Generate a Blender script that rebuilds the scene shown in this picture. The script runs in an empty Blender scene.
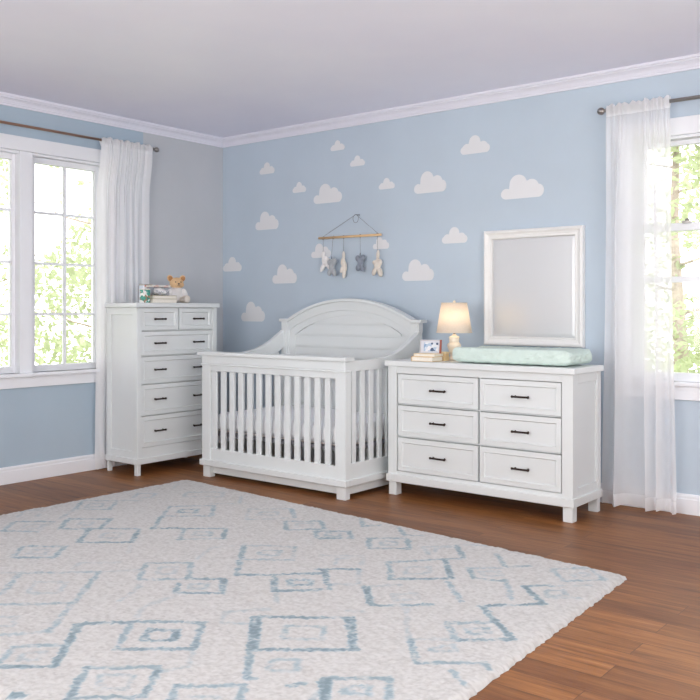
import bpy, bmesh, math, random
import numpy as np
from mathutils import Vector, Matrix, noise
R = math.radians
PI = math.pi
random.seed(7)
scn = bpy.context.scene
COL = scn.collection

# ------------------------------------------------------------------ camera, world, lights, exposure
def srgb(r, g, b, a=1.0):
    f = lambda v: (v/255/12.92 if v/255 <= .04045 else ((v/255+.055)/1.055)**2.4)
    return (f(r), f(g), f(b), a)

cam_d = bpy.data.cameras.new('camera')
cam = bpy.data.objects.new('camera', cam_d)
COL.objects.link(cam)
cam.location = (5.7026, -5.3469, 1.215)
cam.rotation_euler = (R(90), 0, R(38.62))
cam_d.sensor_width = 36.0
cam_d.lens = 878.75/700*36.0
cam_d.shift_y = -40/700.0
cam_d.clip_start = .05
scn.camera = cam
scn.view_settings.view_transform = 'Standard'
scn.view_settings.look = 'None'
scn.view_settings.gamma = 1
scn.view_settings.exposure = -0.05
scn.cycles.max_bounces = 10
scn.cycles.diffuse_bounces = 6
scn.cycles.transparent_max_bounces = 16
scn.cycles.caustics_reflective = False
scn.cycles.caustics_refractive = False

world = bpy.data.worlds.new('daylight')
scn.world = world
world.use_nodes = True
wn = world.node_tree.nodes['Background']
wn.inputs[0].default_value = (1.0, 1.0, 1.0, 1)
wn.inputs[1].default_value = 3.6

def area(name, loc, rot, sx, sy, power, col=(1, 1, 1)):
    d = bpy.data.lights.new(name, 'AREA')
    d.shape = 'RECTANGLE'
    d.size, d.size_y, d.energy, d.color = sx, sy, power, col
    o = bpy.data.objects.new(name, d)
    COL.objects.link(o)
    o.location, o.rotation_euler = loc, rot
    return o
# fill lamps outside two unseen windows, added to brighten the room
area('added_fill_front', (3.6, -6.85, 1.6), (R(112), 0, 0), 4.2, 1.9, 95, (1, .99, .97))
area('added_fill_right', (6.95, -3.3, 1.55), (R(112), 0, R(90)), 3.4, 1.9, 50, (1, .98, .97))
# and skylight falling in by the two windows in view

# ------------------------------------------------------------------ helpers
class MB:
    """collects shapes into one mesh"""
    def __init__(s): s.bm = bmesh.new()
    def box(s, x0, x1, y0, y1, z0, z1, mi=0):
        v = [s.bm.verts.new(p) for p in ((x0,y0,z0),(x1,y0,z0),(x1,y1,z0),(x0,y1,z0),(x0,y0,z1),(x1,y0,z1),(x1,y1,z1),(x0,y1,z1))]
        for f in ((3,2,1,0),(4,5,6,7),(0,1,5,4),(1,2,6,5),(2,3,7,6),(3,0,4,7)):
            s.bm.faces.new([v[i] for i in f]).material_index = mi
        return s
    def prism(s, pts, axis, a, b, mi=0):
        """polygon pts (u,v) extruded along axis from a to b. axis 0: (y,z), 1: (x,z), 2: (x,y)"""
        def P(u, v, t):
            return ((t,u,v), (u,t,v), (u,v,t))[axis]
        lo = [s.bm.verts.new(P(u, v, a)) for u, v in pts]
        hi = [s.bm.verts.new(P(u, v, b)) for u, v in pts]
        n = len(pts)
        s.bm.faces.new(lo).material_index = mi
        s.bm.faces.new(hi[::-1]).material_index = mi
        for i in range(n):
            s.bm.faces.new((lo[i], hi[i], hi[(i+1) % n], lo[(i+1) % n])).material_index = mi
        return s
    def band(s, top, bot, y0, y1, mi=0):
        """arched board: top and bot are equally long lists of (x,z)"""
        n = len(top)
        g = [[s.bm.verts.new((p[0], y, p[1])) for p in row] for row in (top, bot) for y in (y0, y1)]
        tf, tb, bf, bb = g
        for i in range(n-1):
            for q in ((tf[i],tf[i+1],tb[i+1],tb[i]), (bf[i+1],bf[i],bb[i],bb[i+1]), (bf[i],bf[i+1],tf[i+1],tf[i]), (tb[i],tb[i+1],bb[i+1],bb[i])):
                s.bm.faces.new(q).material_index = mi
        for i in (0, n-1):
            q = (tf[i], tb[i], bb[i], bf[i])
            s.bm.faces.new(q if i == 0 else q[::-1]).material_index = mi
        return s
    def lathe(s, prof, c=(0,0,0), n=32, mi=0, cap=True, axis=2):
        rings = []
        for r, z in prof:
            ring = []
            for k in range(n):
                a = 2*PI*k/n
                p = (r*math.cos(a), r*math.sin(a), z)
                if axis == 0: p = (p[2], p[0], p[1])
                if axis == 1: p = (p[0], p[2], p[1])
                ring.append(s.bm.verts.new((c[0]+p[0], c[1]+p[1], c[2]+p[2])))
            rings.append(ring)
        for a, b in zip(rings, rings[1:]):
            for k in range(n):
                f = s.bm.faces.new((a[k], a[(k+1) % n], b[(k+1) % n], b[k])); f.material_index = mi; f.smooth = True
        if cap:
            s.bm.faces.new(rings[0][::-1]).material_index = mi
            s.bm.faces.new(rings[-1]).material_index = mi
        return s
    def tube(s, pts, r, n=8, mi=0, taper=None):
        pts = [Vector(p) for p in pts]
        rings = []
        for i, p in enumerate(pts):
            d = (pts[min(i+1, len(pts)-1)]-pts[max(i-1, 0)]).normalized()
            u = d.cross(Vector((0,0,1)))
            if u.length < .05: u = d.cross(Vector((0,1,0)))
            u.normalize(); w = d.cross(u)
            rr = r if taper is None else r*(1+(taper-1)*i/(len(pts)-1))
            rings.append([s.bm.verts.new(p+u*rr*math.cos(2*PI*k/n)+w*rr*math.sin(2*PI*k/n)) for k in range(n)])
        for a, b in zip(rings, rings[1:]):
            for k in range(n):
                f = s.bm.faces.new((a[k], a[(k+1) % n], b[(k+1) % n], b[k])); f.material_index = mi; f.smooth = True
        s.bm.faces.new(rings[0][::-1]).material_index = mi
        s.bm.faces.new(rings[-1]).material_index = mi
        return s
    def ball(s, c, r, rot=(0,0,0), sub=3, mi=0):
        if not isinstance(r, tuple): r = (r, r, r)
        from mathutils import Euler
        m = Matrix.Translation(c) @ Euler(rot).to_matrix().to_4x4() @ Matrix.Diagonal((*r, 1))
        res = bmesh.ops.create_icosphere(s.bm, subdivisions=sub, radius=1, matrix=m)
        for v in res['verts']:
            for f in v.link_faces: f.smooth = True; f.material_index = mi
        return s
    def xf(s, m):
        bmesh.ops.transform(s.bm, matrix=m, verts=s.bm.verts); return s
    def build(s, name, mat, parent=None, loc=(0,0,0), rotz=0, bevel=0, seg=2, smooth=False, ang=35):
        bmesh.ops.recalc_face_normals(s.bm, faces=s.bm.faces)
        me = bpy.data.meshes.new(name)
        s.bm.to_mesh(me); s.bm.free()
        for m in (mat if isinstance(mat, (list, tuple)) else [mat]): me.materials.append(m)
        o = bpy.data.objects.new(name, me)
        COL.objects.link(o)
        o.location = loc; o.rotation_euler = (0, 0, rotz)
        if parent: o.parent = parent
        if smooth:
            for p in me.polygons: p.use_smooth = True
        if bevel:
            b = o.modifiers.new('bevel', 'BEVEL'); b.width = bevel; b.segments = seg; b.limit_method = 'ANGLE'; b.angle_limit = R(ang)
        return o

def remesh(o, vox, sm=6):
    m = o.modifiers.new('remesh', 'REMESH'); m.mode = 'VOXEL'; m.voxel_size = vox; m.use_smooth_shade = True
    k = o.modifiers.new('smooth', 'SMOOTH'); k.factor = .5; k.iterations = sm
    return o

def tag(o, label, cat, group=None):
    o['label'] = label; o['category'] = cat
    if group: o['group'] = group
    return o
def thing(name, label, cat, loc=(0,0,0), rotz=0, group=None):
    o = bpy.data.objects.new(name, None); COL.objects.link(o)
    o.empty_display_size = .1
    o.location = loc; o.rotation_euler = (0, 0, rotz)
    return tag(o, label, cat, group)
def struct(o):
    o['kind'] = 'structure'; return o

# ------------------------------------------------------------------ materials
def new_mat(name):
    m = bpy.data.materials.new(name); m.use_nodes = True
    nt = m.node_tree
    return m, nt, nt.nodes['Principled BSDF']
def N(nt, t, **k):
    n = nt.nodes.new(t)
    for a, v in k.items(): setattr(n, a, v)
    return n
def L(nt, a, b): nt.links.new(a, b)
def coords(nt, scale=(1,1,1), kind='Object'):
    tc = N(nt, 'ShaderNodeTexCoord'); mp = N(nt, 'ShaderNodeMapping')
    mp.inputs['Scale'].default_value = scale
    L(nt, tc.outputs[kind], mp.inputs[0])
    return mp.outputs[0]
def noise_tex(nt, vec, scale, detail=4, rough=.55):
    n = N(nt, 'ShaderNodeTexNoise'); n.inputs['Scale'].default_value = scale; n.inputs['Detail'].default_value = detail
    n.inputs['Roughness'].default_value = rough
    L(nt, vec, n.inputs['Vector']); return n.outputs['Fac']
def ramp(nt, fac, stops):
    r = N(nt, 'ShaderNodeValToRGB'); e = r.color_ramp.elements
    while len(e) < len(stops): e.new(.5)
    for i, (p, c) in enumerate(stops): e[i].position = p; e[i].color = c
    L(nt, fac, r.inputs[0]); return r.outputs[0]
def mixc(nt, fac, a, b, blend='MIX'):
    m = N(nt, 'ShaderNodeMix'); m.data_type = 'RGBA'; m.blend_type = blend
    for sock, v in ((m.inputs[0], fac), (m.inputs[6], a), (m.inputs[7], b)):
        if hasattr(v, 'is_output'): L(nt, v, sock)
        else: sock.default_value = v
    return m.outputs[2]
def bump(nt, bsdf, h, strength, dist=.002):
    b = N(nt, 'ShaderNodeBump'); b.inputs['Strength'].default_value = strength; b.inputs['Distance'].default_value = dist
    L(nt, h, b.inputs['Height']); L(nt, b.outputs[0], bsdf.inputs['Normal'])
def simple(name, col, rough=.5, metal=0, mottle=0, mscale=6, bumps=0, bscale=200, bdist=.001, spec=.5):
    m, nt, b = new_mat(name)
    b.inputs['Base Color'].default_value = col
    b.inputs['Roughness'].default_value = rough
    b.inputs['Metallic'].default_value = metal
    b.inputs['Specular IOR Level'].default_value = spec
    v = coords(nt)
    if mottle:
        f = noise_tex(nt, v, mscale)
        d = tuple(c*(1-mottle) for c in col[:3])+(1,); u = tuple(min(1, c*(1+mottle)) for c in col[:3])+(1,)
        L(nt, ramp(nt, f, [(.3, d), (.7, u)]), b.inputs['Base Color'])
    if bumps: bump(nt, b, noise_tex(nt, v, bscale, 3), bumps, bdist)
    return m

WHITE = simple('white_lacquer', srgb(224, 228, 228), .38, mottle=.012, mscale=3, bumps=.05, bscale=60)
TRIM = simple('white_trim_paint', srgb(238, 240, 244), .45, mottle=.01)
CROWN = simple('crown_paint', srgb(232, 232, 242), .55, mottle=.01)
CEIL = simple('ceiling_paint', srgb(241, 241, 255), .9, mottle=.02, mscale=1.5, bumps=.1, bscale=90)
BLUE = simple('blue_wall_paint', srgb(192, 206, 218), .85, mottle=.025, mscale=2.2, bumps=.12, bscale=150)
GREYW = simple('pale_grey_wall_paint', srgb(226, 226, 228), .85, mottle=.01, bumps=.1, bscale=150)
CLOUD = simple('cloud_white', srgb(229, 230, 232), .8, mottle=.01)
BRONZE = simple('dark_bronze', srgb(62, 52, 48), .4, .8)
STEEL = simple('brushed_nickel', srgb(150, 146, 142), .3, 1)
COPPER = simple('copper_rod', srgb(178, 140, 118), .3, 1)
MATT = simple('mattress_cotton', srgb(252, 252, 254), .9, mottle=.01, bumps=.3, bscale=45, bdist=.004)
GREYB = simple('grey_support_board', srgb(150, 150, 156), .8, mottle=.03)
MINT = simple('mint_cotton', srgb(212, 229, 221), .9, mottle=.02, mscale=25, bumps=.7, bscale=34, bdist=.012)
CERAM = simple('cream_ceramic', srgb(236, 225, 206), .35, mottle=.04, mscale=40, bumps=.25, bscale=60, bdist=.002)
PAGE = simple('book_pages', srgb(240, 236, 226), .9, mottle=.04, mscale=80)
TAN = simple('tan_book_cloth', srgb(224, 196, 148), .8, mottle=.03)
CREAMBOOK = simple('cream_book_cloth', srgb(232, 214, 178), .8, mottle=.03)
GREYBOOK = simple('grey_book_cloth', srgb(206, 204, 196), .8, mottle=.03)
OLIVE = simple('olive_book_cloth', srgb(188, 180, 150), .8, mottle=.03)
REDBR = simple('red_brown_wood', srgb(150, 78, 62), .5, mottle=.08, mscale=30)
BIRCH = simple('pale_birch', srgb(226, 190, 144), .55, mottle=.06, mscale=30)
CORDM = simple('grey_cord', srgb(120, 122, 128), .9)
PLW = simple('white_plush', srgb(240, 238, 236), .95, mottle=.04, mscale=60, bumps=.6, bscale=300, bdist=.003)
PLC = simple('cream_plush', srgb(226, 218, 206), .95, mottle=.04, mscale=60, bumps=.6, bscale=300, bdist=.003)
PLG = simple('light_grey_plush', srgb(176, 180, 184), .95, mottle=.05, mscale=60, bumps=.6, bscale=300, bdist=.003)
PLD = simple('dark_grey_plush', srgb(138, 146, 158), .95, mottle=.05, mscale=60, bumps=.6, bscale=300, bdist=.003)
PLT = simple('tan_plush', srgb(226, 190, 146), .95, mottle=.06, mscale=60, bumps=.6, bscale=300, bdist=.003)
EARIN = simple('brown_plush', srgb(178, 128, 84), .95, mottle=.05, bumps=.6, bscale=300, bdist=.003)
BLACK = simple('dark_thread', srgb(66, 46, 38), .5)
BARK = simple('bark', srgb(176, 160, 152), .9, mottle=.2, mscale=20)

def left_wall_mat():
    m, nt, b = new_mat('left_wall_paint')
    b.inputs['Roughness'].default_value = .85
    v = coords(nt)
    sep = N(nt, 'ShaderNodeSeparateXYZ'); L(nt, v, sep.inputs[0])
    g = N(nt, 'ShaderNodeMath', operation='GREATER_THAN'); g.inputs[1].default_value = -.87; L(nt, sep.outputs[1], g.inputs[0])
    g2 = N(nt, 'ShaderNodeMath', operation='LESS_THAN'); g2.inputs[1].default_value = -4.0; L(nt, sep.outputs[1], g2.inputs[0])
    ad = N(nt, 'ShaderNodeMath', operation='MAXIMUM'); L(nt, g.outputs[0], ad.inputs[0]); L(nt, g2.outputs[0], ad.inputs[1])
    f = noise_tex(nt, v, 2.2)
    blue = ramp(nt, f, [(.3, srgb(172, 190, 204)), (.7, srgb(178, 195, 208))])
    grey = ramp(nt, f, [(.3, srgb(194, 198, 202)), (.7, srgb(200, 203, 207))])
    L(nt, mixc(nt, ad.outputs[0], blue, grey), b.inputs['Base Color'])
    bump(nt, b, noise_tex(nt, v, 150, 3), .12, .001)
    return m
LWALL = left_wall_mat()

def floor_mat():
    m, nt, b = new_mat('oak_plank_floor')
    v = coords(nt)
    br = N(nt, 'ShaderNodeTexBrick'); br.offset = .37; br.offset_frequency = 2
    br.inputs['Color1'].default_value = (0, 0, 0, 1); br.inputs['Color2'].default_value = (1, 1, 1, 1)
    br.inputs['Mortar'].default_value = (.5, .5, .5, 1)
    br.inputs['Scale'].default_value = 1; br.inputs['Mortar Size'].default_value = .0012
    br.inputs['Mortar Smooth'].default_value = .2
    br.inputs['Brick Width'].default_value = 1.25; br.inputs['Row Height'].default_value = .128
    L(nt, v, br.inputs['Vector'])
    vadd = N(nt, 'ShaderNodeVectorMath', operation='MULTIPLY_ADD')
    L(nt, br.outputs['Color'], vadd.inputs[0]); vadd.inputs[1].default_value = (13.7, 7.3, 3.1)
    st = N(nt, 'ShaderNodeMapping'); st.inputs['Scale'].default_value = (1.5, 20, 1); L(nt, v, st.inputs[0])
    L(nt, st.outputs[0], vadd.inputs[2])
    g = noise_tex(nt, vadd.outputs[0], 1.6, 7, .62)
    st2 = N(nt, 'ShaderNodeVectorMath', operation='MULTIPLY'); st2.inputs[1].default_value = (3, 7, 1); L(nt, vadd.outputs[0], st2.inputs[0])
    fine = noise_tex(nt, st2.outputs[0], 2.2, 4, .6)
    col = ramp(nt, g, [(.25, srgb(100, 64, 34)), (.43, srgb(144, 96, 53)), (.58, srgb(162, 111, 63)), (.8, srgb(186, 136, 84))])
    tone = ramp(nt, br.outputs['Color'], [(0, srgb(205, 196, 188)), (.5, srgb(230, 227, 222)), (1, srgb(248, 246, 242))])
    col = mixc(nt, 1.0, col, tone, 'MULTIPLY')
    col = mixc(nt, .35, col, ramp(nt, fine, [(.35, srgb(90, 60, 40)), (.6, srgb(205, 180, 160))]), 'SOFT_LIGHT')
    col = mixc(nt, br.outputs['Fac'], col, srgb(84, 54, 34))
    L(nt, col, b.inputs['Base Color'])
    b.inputs['Roughness'].default_value = .42
    b.inputs['Specular IOR Level'].default_value = .35
    bump(nt, b, fine, .12, .001)
    return m
FLOORM = floor_mat()

def sheer(name, opac, col=srgb(254, 254, 255), trl=.4):
    m = bpy.data.materials.new(name); m.use_nodes = True
    nt = m.node_tree; nt.nodes.clear()
    out = N(nt, 'ShaderNodeOutputMaterial')
    v = coords(nt)
    d = N(nt, 'ShaderNodeBsdfDiffuse'); t = N(nt, 'ShaderNodeBsdfTranslucent'); tr = N(nt, 'ShaderNodeBsdfTransparent')
    d.inputs[0].default_value = col; t.inputs[0].default_value = col
    tr.inputs[0].default_value = (1, 1, 1, 1)
    mx = N(nt, 'ShaderNodeMixShader'); mx.inputs[0].default_value = .5
    mx.inputs[0].default_value = trl
    L(nt, d.outputs[0], mx.inputs[1]); L(nt, t.outputs[0], mx.inputs[2])
    lw = N(nt, 'ShaderNodeLayerWeight'); lw.inputs[0].default_value = .35
    weave = noise_tex(nt, v, 300, 2)
    mr = N(nt, 'ShaderNodeMapRange'); L(nt, lw.outputs['Facing'], mr.inputs[0])
    mr.inputs[3].default_value = opac; mr.inputs[4].default_value = min(.98, opac+.22)
    ad = N(nt, 'ShaderNodeMath', operation='MULTIPLY_ADD'); ad.use_clamp = True
    L(nt, weave, ad.inputs[0]); ad.inputs[1].default_value = .06; L(nt, mr.outputs[0], ad.inputs[2])
    mm = N(nt, 'ShaderNodeMixShader'); L(nt, ad.outputs[0], mm.inputs[0])
    L(nt, tr.outputs[0], mm.inputs[1]); L(nt, mx.outputs[0], mm.inputs[2])
    L(nt, mm.outputs[0], out.inputs[0])
    return m
SHEER = sheer('sheer_voile', .66)
SHEERL = sheer('thicker_sheer_voile', .82, trl=.25)
SHEERT = sheer('sheer_voile_doubled', .86)

def glass_mat():
    m = bpy.data.materials.new('window_glass'); m.use_nodes = True
    nt = m.node_tree; nt.nodes.clear()
    out = N(nt, 'ShaderNodeOutputMaterial')
    tr = N(nt, 'ShaderNodeBsdfTransparent'); g = N(nt, 'ShaderNodeBsdfGlossy'); g.inputs['Roughness'].default_value = .02
    fr = N(nt, 'ShaderNodeFresnel'); fr.inputs[0].default_value = 1.45
    mx = N(nt, 'ShaderNodeMixShader'); L(nt, fr.outputs[0], mx.inputs[0]); L(nt, tr.outputs[0], mx.inputs[1]); L(nt, g.outputs[0], mx.inputs[2])
    L(nt, mx.outputs[0], out.inputs[0]); return m
GLASS = glass_mat()
MIRRORM = simple('misty_mirror_silver', (.76, .775, .785, 1), .34, .62)

def shade_mat():
    m = bpy.data.materials.new('linen_lamp_shade'); m.use_nodes = True
    nt = m.node_tree; nt.nodes.clear()
    out = N(nt, 'ShaderNodeOutputMaterial'); v = coords(nt)
    d = N(nt, 'ShaderNodeBsdfDiffuse'); t = N(nt, 'ShaderNodeBsdfTranslucent'); mx = N(nt, 'ShaderNodeMixShader'); mx.inputs[0].default_value = .45
    c = ramp(nt, noise_tex(nt, v, 220, 2), [(.3, srgb(240, 230, 216)), (.7, srgb(250, 242, 230))])
    L(nt, c, d.inputs[0]); L(nt, c, t.inputs[0])
    L(nt, d.outputs[0], mx.inputs[1]); L(nt, t.outputs[0], mx.inputs[2]); L(nt, mx.outputs[0], out.inputs[0]); return m
SHADE = shade_mat()

def patch_mat(name, cols, scale):
    m, nt, b = new_mat(name)
    vo = N(nt, 'ShaderNodeTexVoronoi'); vo.inputs['Scale'].default_value = scale; L(nt, coords(nt), vo.inputs['Vector'])
    sp = N(nt, 'ShaderNodeSeparateColor'); L(nt, vo.outputs['Color'], sp.inputs[0])
    n = len(cols); r = N(nt, 'ShaderNodeValToRGB'); r.color_ramp.interpolation = 'CONSTANT'
    e = r.color_ramp.elements
    while len(e) < n: e.new(.5)
    for i, c in enumerate(cols): e[i].position = i/n; e[i].color = c
    L(nt, sp.outputs[0], r.inputs[0]); L(nt, r.outputs[0], b.inputs['Base Color']); b.inputs['Roughness'].default_value = .5
    return m
GREENPAT = patch_mat('green_white_pattern', [srgb(70, 160, 140), srgb(240, 240, 236), srgb(244, 244, 240), srgb(52, 140, 126), srgb(156, 132, 104)], 58)
PHOTO = patch_mat('blue_photo_print', [srgb(214, 222, 232), srgb(140, 168, 200), srgb(232, 232, 234), srgb(74, 92, 122), srgb(176, 196, 216), srgb(222, 226, 230)], 55)
GREYPAT = patch_mat('grey_white_pattern', [srgb(236, 238, 240), srgb(210, 214, 220), srgb(244, 244, 245), srgb(186, 192, 200)], 60)
PALEPAT = patch_mat('pale_blue_pattern', [srgb(222, 230, 240), srgb(238, 240, 244), srgb(204, 218, 234), srgb(226, 208, 210)], 40)
COVER = patch_mat('white_red_cover', [srgb(238, 236, 234), srgb(214, 208, 204), srgb(190, 182, 176), srgb(240, 238, 236), srgb(206, 96, 78)], 30)

def leaf_mat(name, a, b_):
    m = bpy.data.materials.new(name); m.use_nodes = True
    nt = m.node_tree; nt.nodes.clear(); out = N(nt, 'ShaderNodeOutputMaterial')
    d = N(nt, 'ShaderNodeBsdfDiffuse'); t = N(nt, 'ShaderNodeBsdfTranslucent'); mx = N(nt, 'ShaderNodeMixShader')
    c = ramp(nt, noise_tex(nt, coords(nt), 3, 3), [(.35, a), (.65, b_)])
    L(nt, c, d.inputs[0]); L(nt, c, t.inputs[0]); L(nt, d.outputs[0], mx.inputs[1]); L(nt, t.outputs[0], mx.inputs[2]); L(nt, mx.outputs[0], out.inputs[0])
    return m
LEAF = leaf_mat('pale_leaves', srgb(166, 174, 138), srgb(198, 204, 174))
GRASS = simple('lawn_grass', srgb(190, 206, 150), .95, mottle=.15, mscale=2)

# ------------------------------------------------------------------ the room
HC = 2.715
XR, YF = 6.6, -6.6
o = struct(MB().box(-.15, XR+.15, YF-.15, .15, -.1, 0).build('floor', FLOORM))
o = struct(MB().box(-.15, XR+.15, YF-.15, .15, HC, HC+.1).build('ceiling', CEIL))

def wall_pieces(mb, lo, hi, hole, mk):
    """wall strip lo..hi with a hole (a0, a1, z0, z1); mk(mb, a0, a1, z0, z1) adds a box"""
    a0, a1, z0, z1 = hole
    mk(mb, lo, a0, 0, HC); mk(mb, a1, hi, 0, HC)
    mk(mb, a0, a1, 0, z0); mk(mb, a0, a1, z1, HC)
    return mb
LW = (-3.24, -1.235, .75, 2.34)      # hole of the left window
BW = (3.676, 4.62, .765, 2.262)      # hole of the back window
FW = (1.6, 5.6, .6, 2.45)           # unseen front window, added to let the fill light in
RW = (-5.0, -1.6, .6, 2.45)         # unseen window added in the right wall for its fill lamp
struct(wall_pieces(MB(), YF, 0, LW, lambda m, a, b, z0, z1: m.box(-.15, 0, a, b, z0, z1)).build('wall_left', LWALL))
struct(wall_pieces(MB(), -.15, XR+.15, BW, lambda m, a, b, z0, z1: m.box(a, b, 0, .15, z0, z1)).build('wall_back', BLUE))
struct(wall_pieces(MB(), -.15, XR+.15, FW, lambda m, a, b, z0, z1: m.box(a, b, YF-.15, YF, z0, z1)).build('wall_front', GREYW))
struct(wall_pieces(MB(), YF, 0, RW, lambda m, a, b, z0, z1: m.box(XR, XR+.15, a, b, z0, z1)).build('wall_right', GREYW))

# skirting and crown mouldings
def base_prof(s): return [(0, 0), (s*.018, 0), (s*.018, .088), (s*.014, .094), (s*.014, .108), (s*.008, .118), (0, .12)]
struct(MB().prism([(u, v) for u, v in base_prof(-1)], 0, 0, XR).build('baseboard_back', TRIM, bevel=.002))
struct(MB().prism([(u, v) for u, v in base_prof(1)], 1, YF, 0).build('baseboard_left', TRIM, bevel=.002))
def crown_prof(s): return [(0, 2.641), (s*.012, 2.641), (s*.013, 2.654), (s*.018, 2.657), (s*.020, 2.664), (s*.028, 2.676), (s*.042, 2.686), (s*.050, 2.689), (s*.052, 2.697), (s*.062, 2.699), (s*.064, 2.715), (0, 2.715)]
struct(MB().prism(crown_prof(-1), 0, 0, XR).build('trim_1', CROWN, bevel=.0015))
struct(MB().prism(crown_prof(1), 1, YF, 0).build('trim_2', CROWN, bevel=.0015))

# windows (local frame: u along the wall, w towards the room; left wall: u = y, w = x; back wall: u = x, w = -y)
def frame_boxes(mb, B, u0, u1, z0, z1, t, w0, w1, bt=None, tt=None):
    bt = bt or t; tt = tt or t
    B(mb, u0, u0+t, w0, w1, z0, z1); B(mb, u1-t, u1, w0, w1, z0, z1)
    B(mb, u0+t, u1-t, w0, w1, z0, z0+bt); B(mb, u0+t, u1-t, w0, w1, z1-tt, z1)
def LB(mb, u0, u1, w0, w1, z0, z1): mb.box(w0, w1, u0, u1, z0, z1)
def BB(mb, u0, u1, w0, w1, z0, z1): mb.box(u0, u1, -w1, -w0, z0, z1)

def window_root(name):
    o = bpy.data.objects.new(name, None); COL.objects.link(o); return struct(o)
w1 = window_root('window_1')
m = MB(); frame_boxes(m, LB, LW[0], LW[1], LW[2], LW[3], .018, -.15, 0); m.build('window_frame', TRIM, w1, bevel=.002)
m = MB(); LB(m, LW[0]-.1, LW[1]+.1, 0, .022, LW[3], LW[3]+.1); LB(m, LW[0]-.09, LW[0], 0, .02, LW[2], LW[3]); LB(m, LW[1], LW[1]+.09, 0, .02, LW[2], LW[3])
m.build('casing', TRIM, w1, bevel=.003)
m = MB(); LB(m, LW[0]-.11, LW[1]+.11, -.05, .055, .742, .768); m.build('stool', TRIM, w1, bevel=.006, seg=3)
m = MB(); LB(m, LW[0]-.09, LW[1]+.09, 0, .02, .665, .742); m.build('apron', TRIM, w1, bevel=.003)
units = [(-1.831, -1.251), (-2.526, -1.946), (-3.222, -2.642)]
for a, b in ((-1.955, -1.856), (-2.634, -2.534)):
    m = MB(); LB(m, a, b, -.06, .012, .768, 2.34); LB(m, a+.01, b+.024, -.11, -.055, .768, 2.322); m.build('mullion', TRIM, w1, bevel=.003)
for a, b in units:
    m = MB(); frame_boxes(m, LB, a, b, .768, 2.322, .034, -.10, -.055, .045, .04); s = m.build('sash', TRIM, w1, bevel=.002)
    m = MB(); mid = (a+b)/2
    LB(m, mid-.009, mid+.009, -.092, -.064, .81, 2.285)
    for z in (1.185, 1.555, 1.925): LB(m, a+.03, b-.03, -.091, -.065, z-.009, z+.009)
    m.build('muntins', TRIM, s)
    m = MB(); LB(m, a+.03, b-.03, -.080, -.076, .81, 2.285); m.build('pane', GLASS, s)

w2 = window_root('window_2')
m = MB(); frame_boxes(m, BB, BW[0], BW[1], BW[2], BW[3], .018, -.15, 0); m.build('window_frame', TRIM, w2, bevel=.002)
m = MB(); BB(m, BW[0]-.11, BW[1]+.11, 0, .022, BW[3], BW[3]+.105); BB(m, BW[0]-.08, BW[0], 0, .02, BW[2], BW[3]); BB(m, BW[1], BW[1]+.1, 0, .02, BW[2], BW[3])
m.build('casing', TRIM, w2, bevel=.003)
m = MB(); BB(m, BW[0]-.09, BW[1]+.11, -.05, .042, .76, .788); m.build('stool', TRIM, w2, bevel=.006, seg=3)
m = MB(); BB(m, BW[0]-.1, BW[1]+.1, 0, .02, .678, .76); m.build('apron', TRIM, w2, bevel=.003)
for z0, z1, w0, bt, tt in ((1.693, 2.246, -.115, .045, .03), (.786, 1.74, -.07, .05, .047)):
    m = MB(); frame_boxes(m, BB, BW[0]+.018, BW[1]-.018, z0, z1, .034, w0, w0+.04, bt, tt)
    s = m.build('sash', TRIM, w2, bevel=.002)
    if z0 < 1:
        m = MB(); BB(m, BW[0]+.05, BW[1]-.05, w0+.006, w0+.034, 1.382, 1.418); m.build('muntin', TRIM, s)
        m = MB(); BB(m, 3.97, 4.02, w0+.035, w0+.06, 1.735, 1.75); m.lathe([(.012, 0), (.012, .012), (.006, .016)], (3.995, -w0-.045, 1.748), 12); m.build('sash_lock', STEEL, s)
    m = MB(); BB(m, BW[0]+.045, BW[1]-.045, w0+.018, w0+.022, z0+.02, z1-.02); m.build('pane', GLASS, s)

w3 = window_root('added_window_front')  # out of view, added as an opening for the front fill lamp
m = MB()
for a, b in ((FW[0], 2.93), (2.93, 4.27), (4.27, FW[1])):
    for (u0, u1, z0, z1) in ((a, a+.06, FW[2], FW[3]), (b-.06, b, FW[2], FW[3]), (a, b, FW[2], FW[2]+.07), (a, b, FW[3]-.07, FW[3])):
        m.box(u0, u1, YF-.1, YF+.02, z0, z1)
m.build('window_frame', TRIM, w3)
w4 = window_root('added_window_right')  # added out of view so the side fill lamp can shine in
m = MB()
for a, b in ((RW[0], -3.3), (-3.3, RW[1])):
    for (u0, u1, z0, z1) in ((a, a+.06, RW[2], RW[3]), (b-.06, b, RW[2], RW[3]), (a, b, RW[2], RW[2]+.07), (a, b, RW[3]-.07, RW[3])):
        m.box(XR-.02, XR+.1, u0, u1, z0, z1)
m.build('window_frame', TRIM, w4)

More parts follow.
